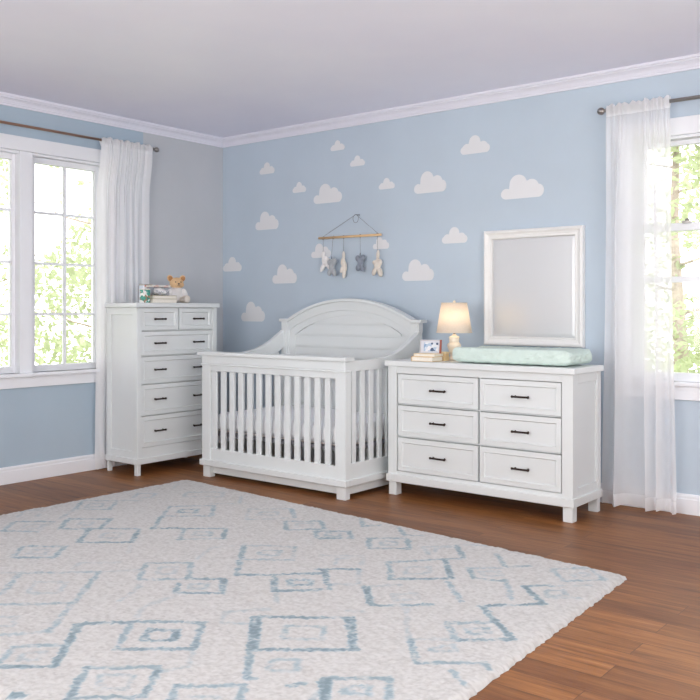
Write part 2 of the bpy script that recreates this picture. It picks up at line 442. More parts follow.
# ------------------------------------------------------------------ case furniture (front towards local -y)
def pull(parent, cx, y, z, half):
    m = MB()
    for s in (-1, 1):
        m.lathe([(.0075, 0), (.0065, .004), (.005, .008), (.005, .024)], (cx+s*(half-.010), y, z), 12, axis=1)
    m.xf(Matrix.Translation((0, 0, 0)))
    for v in m.bm.verts: v.co.y = 2*y-v.co.y
    bar = [(cx-half, y-.024, z), (cx-half+.012, y-.024, z), (cx-half+.03, y-.025, z), (cx+half-.03, y-.025, z), (cx+half-.012, y-.024, z), (cx+half, y-.024, z)]
    m.tube(bar, .0062, 10)
    for s in (-1, 1): m.ball((cx+s*half, y-.024, z), .0085, sub=2)
    return m.build('drawer_pull', BRONZE, parent)
def drawer(parent, x0, x1, z0, z1, y, pulls, half, border=.026, g=.0045):
    x0 += g; x1 -= g; z0 += g; z1 -= g
    m = MB()
    ring = [(x0, z0, y), (x0+border, z0+border, y), (x0+border+.008, z0+border+.008, y+.009)]
    rows = []
    m.box(x0, x1, y+.012, y+.30, z0, z1)
    loops = []
    for d, yy in ((0, y+.012), (0, y), (border, y), (border+.003, y-.002), (border+.010, y+.008), (border+.02, y+.008)):
        loops.append([m.bm.verts.new(p) for p in ((x0+d, yy, z0+d), (x1-d, yy, z0+d), (x1-d, yy, z1-d), (x0+d, yy, z1-d))])
    for a, b in zip(loops, loops[1:]):
        for k in range(4): m.bm.faces.new((a[k], a[(k+1) % 4], b[(k+1) % 4], b[k]))
    m.bm.faces.new(loops[-1])
    dr = m.build('drawer', WHITE, parent)
    for cx in pulls: pull(dr, cx, y+.008, (z0+z1)/2, half)
    return dr
def cabinet(root, W, D, H, post, rows, zs, foot=.085, base_h=.05, top_t=.036, ov=.026, pull_half=.052, gap=.0045):
    """rows: list of lists of (x0, x1, pulls); zs: list of (z0, z1)"""
    x0, x1, yf, yb = -W/2, W/2, -D/2, D/2
    zt = H-top_t
    # carcass: everything between the posts, open-fronted behind the drawers
    m = MB()
    m.box(x0+.01, x1-.01, yb-.014, yb-.004, foot+.01, zt)                 # back
    m.box(x0+.012, x1-.012, yf+.02, yb-.01, foot+.015, foot+.03)          # bottom
    zlo, zhi = zs[-1][0], zs[0][1]
    m.box(x0+post-.002, x1-post+.002, yf+.004, yf+.03, zhi, zt)           # rail under the top
    m.box(x0+post-.002, x1-post+.002, yf+.004, yf+.03, foot, zlo)         # rail over the base
    for (a, b), (c, d) in zip(zs[1:], zs):
        m.box(x0+post-.002, x1-post+.002, yf+.024, yf+.04, b-.001, c+.001)
    for r, (a, b) in zip(rows, zs):
        for p, q in zip(r, r[1:]): m.box(p[1]-.001, q[0]+.001, yf+.024, yf+.04, a, b)
    m.build('body', WHITE, root, bevel=.0015)
    for sx in (-1, 1):
        # side panel: frame with a recessed field
        m = MB()
        xo = x0 if sx < 0 else x1
        X = lambda d: (xo+d, ) if sx < 0 else (xo-d, )
        def bx(d0, d1, ya, yb_, za, zb):
            a, b = xo-sx*d0, xo-sx*d1
            m.box(min(a, b), max(a, b), ya, yb_, za, zb)
        fr = .055; st = max(.012, .062-post)
        bx(.014, .024, yf+post-.01, yb-post*.6, foot, zt)
        bx(.003, .024, yf+post-.004, yf+post+st, foot, zt); bx(.003, .024, yb-post*.7-st, yb-post*.6, foot, zt)
        bx(.003, .024, yf+post+st-.002, yb-post*.7-st+.002, zt-fr, zt); bx(.003, .024, yf+post+st-.002, yb-post*.7-st+.002, foot, foot+base_h+.05)
        m.build('side_panel', WHITE, root, bevel=.003)
        for yy0, yy1 in ((yf, yf+post), (yb-post*.7, yb)):
            m = MB(); a, b = (xo, xo+post) if sx < 0 else (xo-post, xo)
            m.box(a, b, yy0, yy1, foot+.002, zt-.001); i_ = .004
            m.box(a+i_, b-i_, yy0+i_, yy1-i_, 0, foot+.01)
            m.build('leg', WHITE, root, bevel=.003)
    m = MB(); e = .010
    m.box(x0-e, x1+e, yf-e, yf+.02, foot, foot+base_h); m.box(x0-e, x0+.02, yf+.02, yb, foot, foot+base_h); m.box(x1-.02, x1+e, yf+.02, yb, foot, foot+base_h)
    m.build('base_moulding', WHITE, root, bevel=.004)
    m = MB(); m.box(x0-ov, x1+ov, yf-ov, yb, zt, H); m.build('top', WHITE, root, bevel=.005, seg=3)
    for r, (a, b) in zip(rows, zs):
        for p, q, pl in r: drawer(root, p, q, a, b, yf+.006, pl, pull_half, g=gap)

dresser = thing('dresser', 'long white six-drawer dresser under the framed mirror', 'dresser', (2.924, -.452, 0))
cx = 2.924
rw = [(2.346-cx, 2.954-cx, [2.664-cx]), (2.960-cx, 3.504-cx, [3.245-cx])]
cabinet(dresser, 1.30, .40, .883, .068, [rw, rw, rw], [(.600, .800), (.389, .595), (.160, .384)], foot=.088, base_h=.05, ov=.018)
chest = thing('tall_chest', 'tall narrow white chest of drawers beside the left window curtain', 'chest of drawers', (.302, -.915, 0), R(90))
pp = [-.18, .199]
r1 = [(-.352, .003, [-.18]), (.009, .352, [.199])]; r2 = [(-.352, .352, pp)]
cabinet(chest, .784, .368, 1.268, .042, [r1, r2, r2, r2, r2], [(1.064, 1.232), (.877, 1.058), (.670, .871), (.438, .664), (.200, .432)], foot=.083, base_h=.044, top_t=.034, ov=.018, pull_half=.047, gap=.003)

# ------------------------------------------------------------------ crib
crib = thing('crib', 'white slatted baby crib with an arched headboard', 'crib', (1.52, -.57, 0))
CX, CY = 1.52, -.57
cx0, cx1, cyf, cyb = .844-CX, 2.192-CX, -1.0-CY, -.12-CY
P_ = .085
def cbuild(m, name, bevel=.003, **k): return m.build(name, WHITE, crib, bevel=bevel, **k)
for a, b in ((cx0, cx0+P_), (cx1-P_, cx1)):
    m = MB(); m.box(a, b, cyf, cyf+.06, .088, .885); m.box(a+.006, b-.006, cyf+.006, cyf+.056, 0, .1); cbuild(m, 'leg')
for a, b in ((cx0+.015, cx0+P_-.01), (cx1-P_+.01, cx1-.015)):
    m = MB(); m.box(a, b, cyb-.05, cyb, 0, 1.122); cbuild(m, 'leg')
# front side
m = MB()
m.box(cx0-.022, cx1+.022, cyf-.028, cyf+.07, .886, .912)
m.box(cx0-.006, cx1+.006, cyf-.012, cyf+.05, .815, .828)
m.box(cx0+P_-.002, cx1-P_+.002, cyf+.004, cyf+.044, .772, .888)
m.box(cx0+.004, cx1-.004, cyf-.006, cyf+.05, .828, .887)
cbuild(m, 'top_rail', .0045)
m = MB(); m.box(cx0+P_-.002, cx1-P_+.002, cyf+.008, cyf+.042, .105, .212); cbuild(m, 'bottom_rail')
for k in range(13):
    x = .957+k*.0892-CX
    m = MB(); m.box(x-.0225, x+.0225, cyf+.016, cyf+.036, .205, .78); cbuild(m, 'slat', .004)
# both ends
YZ = lambda pts: [(y-CY, z) for y, z in pts]
arm = [(-.97, .886), (-.83, .886), (-.70, .888), (-.58, .896), (-.47, .913), (-.37, .945), (-.29, .982), (-.22, 1.022), (-.165, 1.055)]
arm_lo = [(-.165, .915), (-.22, .888), (-.29, .862), (-.40, .838), (-.52, .825), (-.70, .82), (-.97, .82)]
for s, xo in ((-1, cx0), (1, cx1)):
    X = lambda d: xo-s*d
    def ex(m, d0, d1): return (min(X(d0), X(d1)), max(X(d0), X(d1)))
    m = MB(); m.prism(YZ(arm+arm_lo), 0, *ex(m, .002, .042)); cbuild(m, 'side_arm', .004)
    m = MB(); a, b = ex(m, .006, .040); m.box(a, b, cyf+.05, cyb-.04, .105, .228); cbuild(m, 'side_bottom_rail')
    for k in range(8):
        y = -.895+k*.0945-CY
        a, b = ex(m, .012, .032)
        m = MB(); m.box(a, b, y-.022, y+.022, .222, .83 if k < 6 else .88); cbuild(m, 'side_slat', .004)
# plinth moulding and recessed skirt
m = MB(); e = .014
m.box(cx0-e, cx1+e, cyf-e, cyf+.03, .086, .128)
for s, xo in ((-1, cx0), (1, cx1)):
    a, b = sorted((xo-s*.03, xo+s*e)); m.box(a, b, cyf+.03, cyb, .086, .128)
cbuild(m, 'base_moulding', .004)
m = MB(); m.box(cx0+P_-.01, cx1-P_+.01, cyf+.035, cyf+.055, .028, .11)
for s, xo in ((-1, cx0), (1, cx1)):
    a, b = sorted((xo-s*.02, xo-s*.04)); m.box(a, b, cyf+.05, cyb-.03, .028, .11)
cbuild(m, 'skirt', .003)
# headboard
def arc(x0, x1, zs, za, n=40):
    """circular arc from (x0,zs) over the apex za to (x1,zs)"""
    w = (x1-x0)/2; h = za-zs; r = (w*w+h*h)/(2*h); c = (x0+x1)/2
    return [(c-w+2*w*k/n-CX, za-r+math.sqrt(max(0, r*r-(-w+2*w*k/n)**2))) for k in range(n+1)]
HX0, HX1 = .846, 2.218
def shoulders(pts, z): return [(HX0-CX, z)]+pts+[(HX1-CX, z)]
yh = -.15-CY   # front face of the headboard
hb = MB()
hb.box(HX0+.06-CX, HX1-.06-CX, yh+.014, yh+.03, .29, 1.0)
a = arc(.96, 2.104, 1.03, 1.20)
hb.band(a, [(x, 1.0) for x, z in a], yh+.014, yh+.03)
headb = cbuild(hb, 'headboard_panel', 0)
# plank boards of the panel, 4 mm proud so the grooves read
m = MB()
zb = [.32, .395, .487, .58, .672, .765, .845, .927, 1.018]
for z0, z1 in zip(zb, zb[1:]): m.box(HX0+.07-CX, HX1-.07-CX, yh+.002, yh+.015, z0+.005, z1-.005)
def clipboard(z0, z1):
    pts = [p for p in arc(.99, 2.074, 1.0, 1.185, 60)]
    up = [(x, min(z, z1)) for x, z in pts if z > z0+.004]
    if len(up) > 2: m.band(up, [(x, z0) for x, z in up], yh+.002, yh+.015)
clipboard(1.023, 1.099); clipboard(1.109, 1.19)
m.build('plank', WHITE, headb)
# inner frame, outer frame and cap
m = MB()
m.band(arc(.93, 2.134, 1.06, 1.222), arc(.992, 2.072, 1.022, 1.171), yh-.002, yh+.034)
m.box(HX0+.07-CX, .994-CX, yh-.0015, yh+.033, .29, 1.03); m.box(2.07-CX, HX1-.07-CX, yh-.0015, yh+.033, .29, 1.03)
m.box(HX0+.075-CX, .980-CX, yh-.0008, yh+.032, 1.0, 1.056); m.box(2.084-CX, HX1-.075-CX, yh-.0008, yh+.032, 1.0, 1.056)
cbuild(m, 'headboard_inner_frame', .002)
m = MB()
m.band([(HX0+.028-CX, 1.128)]+arc(.935, 2.129, 1.130, 1.283)+[(HX1-.028-CX, 1.128)], [(HX0+.028-CX, 1.052)]+arc(.935, 2.129, 1.052, 1.214)+[(HX1-.028-CX, 1.052)], yh-.014, yh+.036)
m.box(HX0+.03-CX, HX0+.085-CX, yh-.008, yh+.032, .3, 1.056); m.box(HX1-.085-CX, HX1-.03-CX, yh-.008, yh+.032, .3, 1.056)
cbuild(m, 'headboard_frame', .003)
m = MB()
m.band(shoulders(arc(.935, 2.129, 1.145, 1.302), 1.145), shoulders(arc(.935, 2.129, 1.122, 1.279), 1.122), yh-.034, yh+.05)
cbuild(m, 'headboard_cap', .004)
m = MB(); m.box(HX0+.03-CX, HX1-.03-CX, yh, yh+.034, .12, .30); cbuild(m, 'headboard_bottom_rail')
m = MB(); m.box(cx0+.05, cx1-.05, cyf+.06, yh-.006, .30, .322); m.build('mattress_support', GREYB, crib)

# ------------------------------------------------------------------ mattress
mt = thing('crib_mattress', 'white crib mattress lying inside the slatted crib', 'mattress', (1.52, -.55, .324))
m = MB(); m.box(-.605, .605, -.385, .375, .008, .138)
o = m.build('mattress_body', MATT, mt, bevel=.04, seg=5, smooth=True)
m = MB(); loop = []
for (x, y) in ((.575, -.383), (.603, -.355), (.603, .345), (.575, .373), (-.575, .373), (-.603, .345), (-.603, -.355), (-.575, -.383), (.575, -.383)): loop.append((x, y, .012))
m.tube(loop, .005, 6); m.build('piping', simple('pale_piping', srgb(222, 214, 208), .9), mt)

# ------------------------------------------------------------------ mirror on the wall
mir = thing('wall_mirror', 'large white-framed rectangular mirror on the blue wall', 'mirror', (3.002, 0, 1.366))
W2, H2 = .362, .392
prof = [(0, -.002), (0, -.034), (.006, -.044), (.016, -.046), (.024, -.040), (.030, -.034), (.046, -.030), (.052, -.033), (.058, -.030), (.062, -.020), (.062, -.010)]
m = MB(); loops = []
for d, y in prof:
    loops.append([m.bm.verts.new(p) for p in ((-W2+d, y, -H2+d), (W2-d, y, -H2+d), (W2-d, y, H2-d), (-W2+d, y, H2-d))])
for a, b in zip(loops, loops[1:]):
    for k in range(4): m.bm.faces.new((a[k], a[(k+1) % 4], b[(k+1) % 4], b[k]))
m.bm.faces.new(loops[0][::-1])
for k in range(0): pass
m.build('frame', simple('antique_white_frame', srgb(236, 236, 234), .4, mottle=.012, mscale=25), mir)
m = MB(); loops = []
for d, y in ((.058, -.010), (.060, -.013), (.084, -.0145)):
    loops.append([m.bm.verts.new(p) for p in ((-W2+d, y, -H2+d), (W2-d, y, -H2+d), (W2-d, y, H2-d), (-W2+d, y, H2-d))])
for a, b in zip(loops, loops[1:]):
    for k in range(4): m.bm.faces.new((a[k], a[(k+1) % 4], b[(k+1) % 4], b[k]))
m.bm.faces.new(loops[-1]); m.bm.faces.new(loops[0][::-1])
m.build('mirror_glass', MIRRORM, mir)

# ------------------------------------------------------------------ changing pad
def rounded_pad(hx, hy, h, nx=90, ny=46, nz=10):
    """closed pad with raised long sides and soft corners, cotton creases included in the shape"""
    bm = bmesh.new()
    bmesh.ops.create_cube(bm, size=2)
    bmesh.ops.subdivide_edges(bm, edges=bm.edges[:], cuts=84, use_grid_fill=True)
    for v in bm.verts:
        x, y, z = v.co
        # superellipsoid-like rounding of a box
        e = 16.0
        n = (abs(x)**e+abs(y)**e+abs(z)**(4.5))**(1/e) if (x or y or z) else 1
        k = 1/max(n, 1e-6); k = min(k, 1)
        X, Y, Z = x*k*hx, y*k*hy, z*(1-.25*(max(abs(x), abs(y))**10))*h/2
        if z > 0: Z += .010*(abs(y)**2)*z-.006*z*(1-abs(y)**2)
        p = Vector((X, Y, Z))
        side = max(0, 1-abs(z)*.5)
        c = noise.noise(Vector((X*26+Y*6, Y*22, Z*30)))*.0075*side+noise.noise(Vector((X*60-Z*70, Y*60, Z*34)))*.0040*side
        d = Vector((x if abs(x) > .9 else 0, y if abs(y) > .9 else 0, z*.6)).normalized()
        v.co = p+d*c
    return bm
pad = thing('changing_pad', 'mint green cushioned changing pad on top of the dresser', 'changing pad', (3.141, -.452, .884))
bm = rounded_pad(.400, .174, .09)
bmesh.ops.translate(bm, vec=(0, 0, .0450), verts=bm.verts)
lo = min(v.co.z for v in bm.verts)
bmesh.ops.translate(bm, vec=(0, 0, -lo), verts=bm.verts)
m = MB(); m.bm.free(); m.bm = bm; m.build('pad_cover', MINT, pad, smooth=True)

# ------------------------------------------------------------------ table lamp
lamp = thing('table_lamp', 'small cream table lamp with a glowing white shade', 'lamp', (2.613, -.375, .886))
LR, LS = .085, .118
prof = [(.040, 0), (.042, .004), (.042, .014), (.036, .018), (.028, .022), (.027, .028), (.031, .045), (.038, .065), (.044, .082), (.0465, .094), (.045, .102), (.038, .110), (.033, .116), (.031, .122), (.034, .126), (.034, .134), (.032, .138), (.035, .143), (.036, .150), (.030, .155), (.018, .159), (.012, .163), (.012, .170)]
MB().lathe(prof, n=40).build('lamp_base', CERAM, lamp)
MB().lathe([(.007, .168), (.007, .195), (.014, .197), (.014, .225), (.004, .227)], n=16).build('socket', STEEL, lamp)
m = MB(); m.ball((0, 0, .255), (.026, .026, .034), sub=3)
bulbm, nt, b = new_mat('warm_bulb'); b.inputs['Emission Color'].default_value = srgb(255, 228, 190); b.inputs['Emission Strength'].default_value = 4
m.build('bulb', bulbm, lamp)
m = MB()
m.lathe([(LS, .180), (LR, .376), (LR-.0015, .376), (LS-.0015, .180), (LS, .180)], n=64, cap=False)
sh = m.build('lamp_shade', SHADE, lamp)
for r, z in ((LS, .180), (LR, .376)): MB().tube([(r*math.cos(2*PI*k/48), r*math.sin(2*PI*k/48), z) for k in range(49)], .002, 6).build('shade_trim', SHADE, sh)
m = MB()
for k in range(3):
    a = 2*PI*k/3; m.tube([(0, 0, .370), (LR*.99*math.cos(a), LR*.99*math.sin(a), .370)], .0016, 6)
m.tube([(.0, .0, .225), (.04, 0, .25), (.04, 0, .30), (0, 0, .345), (0, 0, .372)], .0016, 6)
m.build('harp', STEEL, lamp)
MB().lathe([(.004, .370), (.004, .376), (.009, .377), (.010, .384), (.006, .391), (.001, .394)], n=16).build('finial', CERAM, lamp)
pl = bpy.data.lights.new('bulb_light', 'POINT'); pl.energy = 1.25; pl.color = (1, .84, .64); pl.shadow_soft_size = .03
plo = bpy.data.objects.new('bulb_light', pl); COL.objects.link(plo); plo.parent = lamp; plo.location = (0, 0, .295)

# ------------------------------------------------------------------ books and photo on the dresser
def book(name, label, cat, w, d, t, loc, rz, cover, group=None):
    """closed book lying flat: x = width (spine along -y), y = depth"""
    r = thing(name, label, cat, loc, rz, group)
    m = MB(); c = .0028
    m.box(-w/2, w/2, -d/2, d/2, 0, c); m.box(-w/2, w/2, -d/2, d/2, t-c, t); m.box(-w/2, -w/2+c, -d/2, d/2, c, t-c)
    m.build('cover', cover, r, bevel=.001)
    m = MB(); m.box(-w/2+c, w/2-.006, -d/2+.005, d/2-.005, c, t-c); m.build('pages', PAGE, r)
    return r
book('book', 'thick tan book lying flat on the dresser under the thin one', 'book', .165, .13, .030, (2.535, -.578, .884), 0, TAN, 'books on the dresser')
book('book', 'thin cream book with white pages lying on the thick tan one', 'book', .160, .12, .020, (2.542, -.570, .914), R(3), CREAMBOOK, 'books on the dresser')
o = thing('trinket_box', 'small honey-coloured box beside the lamp foot', 'box', (2.597, -.485, .884), R(4))
MB().box(-.03, .03, -.026, .026, 0, .046).build('box_body', TAN, o, bevel=.002)
MB().box(-.032, .032, -.028, .028, .046, .058).build('lid', CREAMBOOK, o, bevel=.002)
ph = thing('photo_frame', 'small blue photo in a grey frame with red-brown side standing on books', 'photo frame', (2.548, -.565, .934), R(14))
m = MB(); t = .007
m.box(-.072, .072, 0, .012, 0, t); m.box(-.072, .072, 0, .012, .088-t, .088); m.box(-.072, -.072+t, 0, .012, t, .088-t); tilt = Matrix.Rotation(R(-9), 4, 'X')
m.xf(tilt).build('frame', simple('silver_grey_frame', srgb(196, 192, 194), .35, .3), ph, bevel=.001)
m = MB(); m.box(.072-t*1.5, .073, -.001, .012, 0, .089); m.xf(tilt).build('frame_side', REDBR, ph, bevel=.001)['label'] = 'red-brown right side of the frame'
m = MB(); m.box(-.067, .064, .004, .009, .006, .083); m.xf(tilt).build('mount', simple('pale_photo_mount', srgb(212, 214, 220), .4), ph)
m = MB(); m.box(-.046, .052, .0025, .0045, .014, .070); m.xf(tilt).build('picture', PHOTO, ph)
m = MB(); m.box(-.02, .02, 0, .004, 0, .073); m.xf(Matrix.Translation((0, .05, 0)) @ Matrix.Rotation(R(28), 4, 'X')).build('easel_back', REDBR, ph)

# ------------------------------------------------------------------ things on the tall chest (its top is at 1.268)
ZT = 1.268
book('book', 'pale grey book at the bottom of the tall chest pile', 'book', .108, .23, .030, (.433, -1.043, ZT), 0, GREYBOOK, 'books on the tall chest')
book('book', 'olive-backed book on top of the tall chest pile', 'book', .104, .222, .026, (.432, -1.038, ZT+.030), 0, OLIVE, 'books on the tall chest')
bx = thing('patterned_box', 'small green and white patterned box at the corner of the tall chest', 'box', (.448, -1.205, ZT), R(0))
MB().box(-.028, .028, -.028, .026, 0, .100).build('box_body', GREENPAT, bx, bevel=.003)
MB().box(-.0285, .0285, -.0285, .0265, .096, .104).build('lid', PAGE, bx, bevel=.002)
b2 = thing('tall_box', 'pale blue and pink box standing behind the green patterned box', 'box', (.330, -1.11, ZT), R(0))
MB().box(-.03, .03, -.034, .055, 0, .138).build('box_body', PALEPAT, b2, bevel=.003)
MB().box(-.031, .031, -.035, .056, .132, .142).build('lid', simple('brown_lid', srgb(190, 182, 172), .6), b2, bevel=.002)
# small toy with a domed back lying on the books
ty = thing('domed_toy', 'small grey-white domed toy lying on the olive book', 'toy', (.430, -1.04, ZT+.056), R(90))
m = MB(); m.ball((0, 0, .026), (.075, .036, .024), sub=3); m.ball((-.018, 0, .042), (.046, .032, .022), sub=3)
o = m.build('toy_body', GREYPAT, ty); remesh(o, .004, 4)
for x in (-.04, .04):
    for y in (-.032, .032): MB().lathe([(.012, -.005), (.014, -.003), (.014, .003), (.012, .005)], (x, y, .0135), 16, axis=1).build('wheel', simple('grey_wheel', srgb(168, 172, 178), .5), ty)
bk = book('thin_book', 'thin white book with a red corner on the domed toy', 'book', .11, .16, .014, (.425, -1.065, ZT+.056+.063), R(-4), COVER)

# teddy (local front: -y)
bear = thing('teddy_bear', 'seated tan teddy bear in a white knitted sweater', 'soft toy', (.27, -.755, ZT), R(68))
def B_(*balls, name, mat, parent, vox=.004, sm=6):
    m = MB()
    for c, r, *rot in balls: m.ball(c, r, rot[0] if rot else (0, 0, 0), sub=3)
    return remesh(m.build(name, mat, parent), vox, sm)
B_(((0, .005, .066), (.060, .052, .066)), ((0, 0, .10), (.050, .044, .034)),
   ((-.062, -.012, .076), (.024, .028, .044), (0, R(18), 0)), ((.062, -.012, .076), (.024, .028, .044), (0, R(-18), 0)), name='body', mat=PLW, parent=bear)
for s in (-1, 1):
    B_(((s*.042, -.055, .028), (.028, .052, .027), (0, 0, R(s*16))), ((s*.052, -.10, .032), (.028, .02, .032)), name='leg', mat=PLC, parent=bear)
    B_(((s*.074, -.03, .046), (.017, .019, .017)), name='paw', mat=PLC, parent=bear)
hd = B_(((0, -.002, .160), (.056, .048, .046)), ((0, -.038, .146), (.026, .022, .020)), ((-.03, -.014, .147), (.028, .028, .024)), ((.03, -.014, .147), (.028, .028, .024)), name='head', mat=PLT, parent=bear)
for s in (-1, 1):
    e = B_(((s*.050, .004, .197), (.025, .013, .030), (0, R(s*34), 0)), name='ear', mat=PLT, parent=bear)
    m = MB(); m.ball((s*.051, -.0075, .196), (.017, .005, .020), (0, R(s*30), 0)); m.build('inner_ear', EARIN, e)
    MB().ball((s*.022, -.047, .168), .0048, sub=2).build('eye', BLACK, hd)
MB().ball((0, -.060, .153), (.008, .005, .006), sub=2).build('nose', BLACK, hd)
m = MB(); m.tube([(0, -.061, .15), (0, -.0605, .142)], .0012, 6); m.tube([(-.012, -.054, .137), (0, -.0595, .141), (.012, -.054, .137)], .0012, 6); m.build('mouth', BLACK, hd)

# ------------------------------------------------------------------ cloud decals on the back wall
def cloud_outline(w, h, v):
    if v:   # one tall dome, a lower lobe to its right
        lobes = [(.41, .60, .205, .40), (.715, .46, .165, .31), (.87, .27, .13, .27), (.13, .21, .13, .24)]
    else:   # symmetrical
        lobes = [(.49, .60, .20, .40), (.77, .38, .15, .25), (.87, .24, .13, .24), (.22, .34, .15, .24), (.13, .22, .13, .22)]
    el, er = lobes[-1], lobes[2]
    up, lo = [], []
    n = 96
    for k in range(n+1):
        x = .5-.5*math.cos(PI*k/n)
        top = .42 if lobes[-1][0] < x < lobes[2][0] else 0
        for cx_, cz, rx, rz in lobes:
            d = (x-cx_)/rx
            if abs(d) <= 1: top = max(top, cz+rz*math.sqrt(1-d*d))
        l = 0
        for (cx_, cz, rx, rz), s_ in ((el, -1), (er, 1)):
            d = (x-cx_)/rx*s_
            if d > 0: l = cz*(1-math.sqrt(max(0, 1-d*d)))
        up.append(((x-.5)*w, max(top, l)*h)); lo.append(((x-.5)*w, l*h))
    out = []
    for p in up+lo[::-1]:
        if not out or abs(p[0]-out[-1][0])+abs(p[1]-out[-1][1]) > 2e-4: out.append(p)
    if abs(out[0][0]-out[-1][0])+abs(out[0][1]-out[-1][1]) < 2e-4: out.pop()
    return out
CLOUDS = [
 (.538, 2.361, .174, .097, 'small white cloud decal nearest the ceiling corner, above a mid-sized cloud'),
 (1.307, 2.472, .144, .079, 'small white cloud decal closest to the crown moulding above the mobile'),
 (1.506, 2.329, .146, .081, 'small white cloud decal just above the mobile hook, right of the topmost one'),
 (.902, 2.175, .147, .085, 'small white cloud decal just left of the big cloud that floats above the mobile'),
 (1.204, 2.066, .294, .154, 'big white cloud decal above the left half of the mobile'),
 (1.786, 2.127, .149, .083, 'small white cloud decal left of the big cloud above the lamp'),
 (2.175, 2.067, .279, .157, 'big white cloud decal between a tiny cloud and the mirror top'),
 (.536, 1.892, .267, .153, 'mid-sized white cloud decal left of the mobile, high on the wall'),
 (.119, 1.552, .231, .125, 'white cloud decal right beside the room corner'),
 (.738, 1.435, .276, .158, 'white cloud decal low on the wall left of the hanging toys'),
 (.371, 1.117, .283, .169, 'lowest white cloud decal, between the tall chest and crib headboard'),
 (1.135, 1.633, .205, .114, 'white cloud decal behind the left end of the mobile'),
 (1.732, 1.677, .151, .091, 'white cloud decal behind the right end of the mobile'),
 (2.069, 1.430, .280, .157, 'white cloud decal just above the right shoulder of the headboard'),
 (2.383, 1.690, .211, .115, 'white cloud decal straight above the lamp shade, left of the mirror'),
 (2.551, 2.310, .236, .127, 'topmost white cloud decal above the lamp and mirror'),
 (2.915, 1.968, .320, .161, 'widest white cloud decal directly above the mirror'),
]
for i, (x, z, w, h, lab) in enumerate(CLOUDS):
    m = MB(); m.prism(cloud_outline(w, h, i not in (0, 1, 2, 3, 5, 8, 14, 15)), 1, -.0025, .0)
    tag(m.build('cloud_decal', CLOUD, None, (x, 0, z)), lab, 'wall decal', 'cloud decals on the blue wall')

# ------------------------------------------------------------------ mobile
mob = thing('baby_mobile', 'wooden bar mobile of hanging plush animals above the crib', 'mobile', (1.5225, -.04, 1.9495))
OX, OZ = 1.554, 1.944
m = MB()
m.lathe([(.007, 0), (.007, .003), (.003, .005), (.003, .043)], (0, .04, 0), 14, axis=1)
for v in m.bm.verts: v.co.y = .08-v.co.y
m.build('wall_hook', simple('grey_hook', srgb(140, 146, 156), .5), mob)
m = MB(); m.tube([(.026*math.sin(2*PI*k/20), -.004, -.032+.032*math.cos(2*PI*k/20)) for k in range(21)], .0016, 6); m.build('cord_loop', CORDM, mob)
m = MB(); m.tube([(1.178-OX, 0, 1.780-OZ), (1.793-OX, 0, 1.776-OZ)], .0095, 14); m.build('bar', BIRCH, mob)
for x in (1.215, 1.765):
    m = MB(); m.tube([(0, -.002, 0), (x-OX, 0, 1.786-OZ)], .0014, 6); m.build('hanging_cord', CORDM, mob)
def toy(x, ztop, balls, mat, y=0, rot=0, label=None):
    m = MB(); z0 = 1.778-OZ
    m.tube([(x-OX, y*.3, z0), (x-OX, y, ztop-OZ+.012)], .0013, 6)
    m.tube([(x-OX+.0115*math.cos(a), 0, z0-.0005*0+.0115*math.sin(a)) for a in [2*PI*k/12 for k in range(13)]], .0022, 6)
    for v in m.bm.verts: pass
    m.tube([(x-OX, y, ztop-OZ+.012), (x-OX, y, ztop-OZ-.008)], .004, 6)
    m.build('string', CORDM, mob)
    m = MB()
    for c, r, *t in balls: m.ball(c, r, (0, R(t[0]) if t else 0, 0), sub=3)
    m.xf(Matrix.Translation((x-OX, y, ztop-OZ)) @ Matrix.Rotation(R(rot), 4, 'Z'))
    o = remesh(m.build('plush_toy', mat, mob), .004, 5)
    if label: o['label'] = label
T_ = .017
# plump four-limbed figures hung by the head
toy(1.223, 1.665, [((0, 0, -.018), (.016, T_, .03), 12), ((.022, 0, -.070), (.034, T_*1.1, .046), -18), ((.040, 0, -.055), (.045, T_*.8, .014), 20), ((-.004, 0, -.118), (.018, T_, .042), 28), ((.046, 0, -.106), (.018, T_, .036), -34)], PLW, 0, 10, 'white plush toy with spread limbs')
toy(1.328, 1.618, [((-.018, 0, -.036), (.024, T_, .028), -16), ((.024, 0, -.032), (.028, T_, .030), 14), ((.002, 0, -.070), (.026, T_, .034)), ((-.020, 0, -.112), (.021, T_, .032), 22), ((.024, 0, -.114), (.022, T_, .034), -24)], PLG, -.022, -6, 'light grey plush toy')
toy(1.431, 1.655, [((0, 0, -.02), (.013, T_, .034)), ((-.006, 0, -.07), (.018, T_, .036), 8), ((.006, 0, -.105), (.021, T_, .05), -6), ((-.014, 0, -.130), (.014, T_, .03), 20), ((.004, 0, -.168), (.016, T_, .034), 10)], PLC, 0, 30, 'slim cream plush toy')
toy(1.595, 1.634, [((-.021, 0, -.030), (.022, T_, .027), -18), ((.023, 0, -.028), (.025, T_, .029), 16), ((.0, 0, -.064), (.026, T_, .036)), ((-.019, 0, -.100), (.022, T_, .028), 20), ((.019, 0, -.104), (.019, T_, .028), -16)], PLD, 0, 2, 'dark grey plush toy')
toy(1.760, 1.650, [((.004, 0, -.03), (.012, T_, .045), 4), ((-.002, 0, -.100), (.031, T_, .046)), ((-.030, 0, -.080), (.015, T_, .016)), ((.024, 0, -.080), (.016, T_, .026), -10), ((-.030, 0, -.150), (.019, T_, .034), 24), ((.024, 0, -.156), (.022, T_, .038), -14)], PLC, 0, 0, 'cream plush toy with a long top loop')

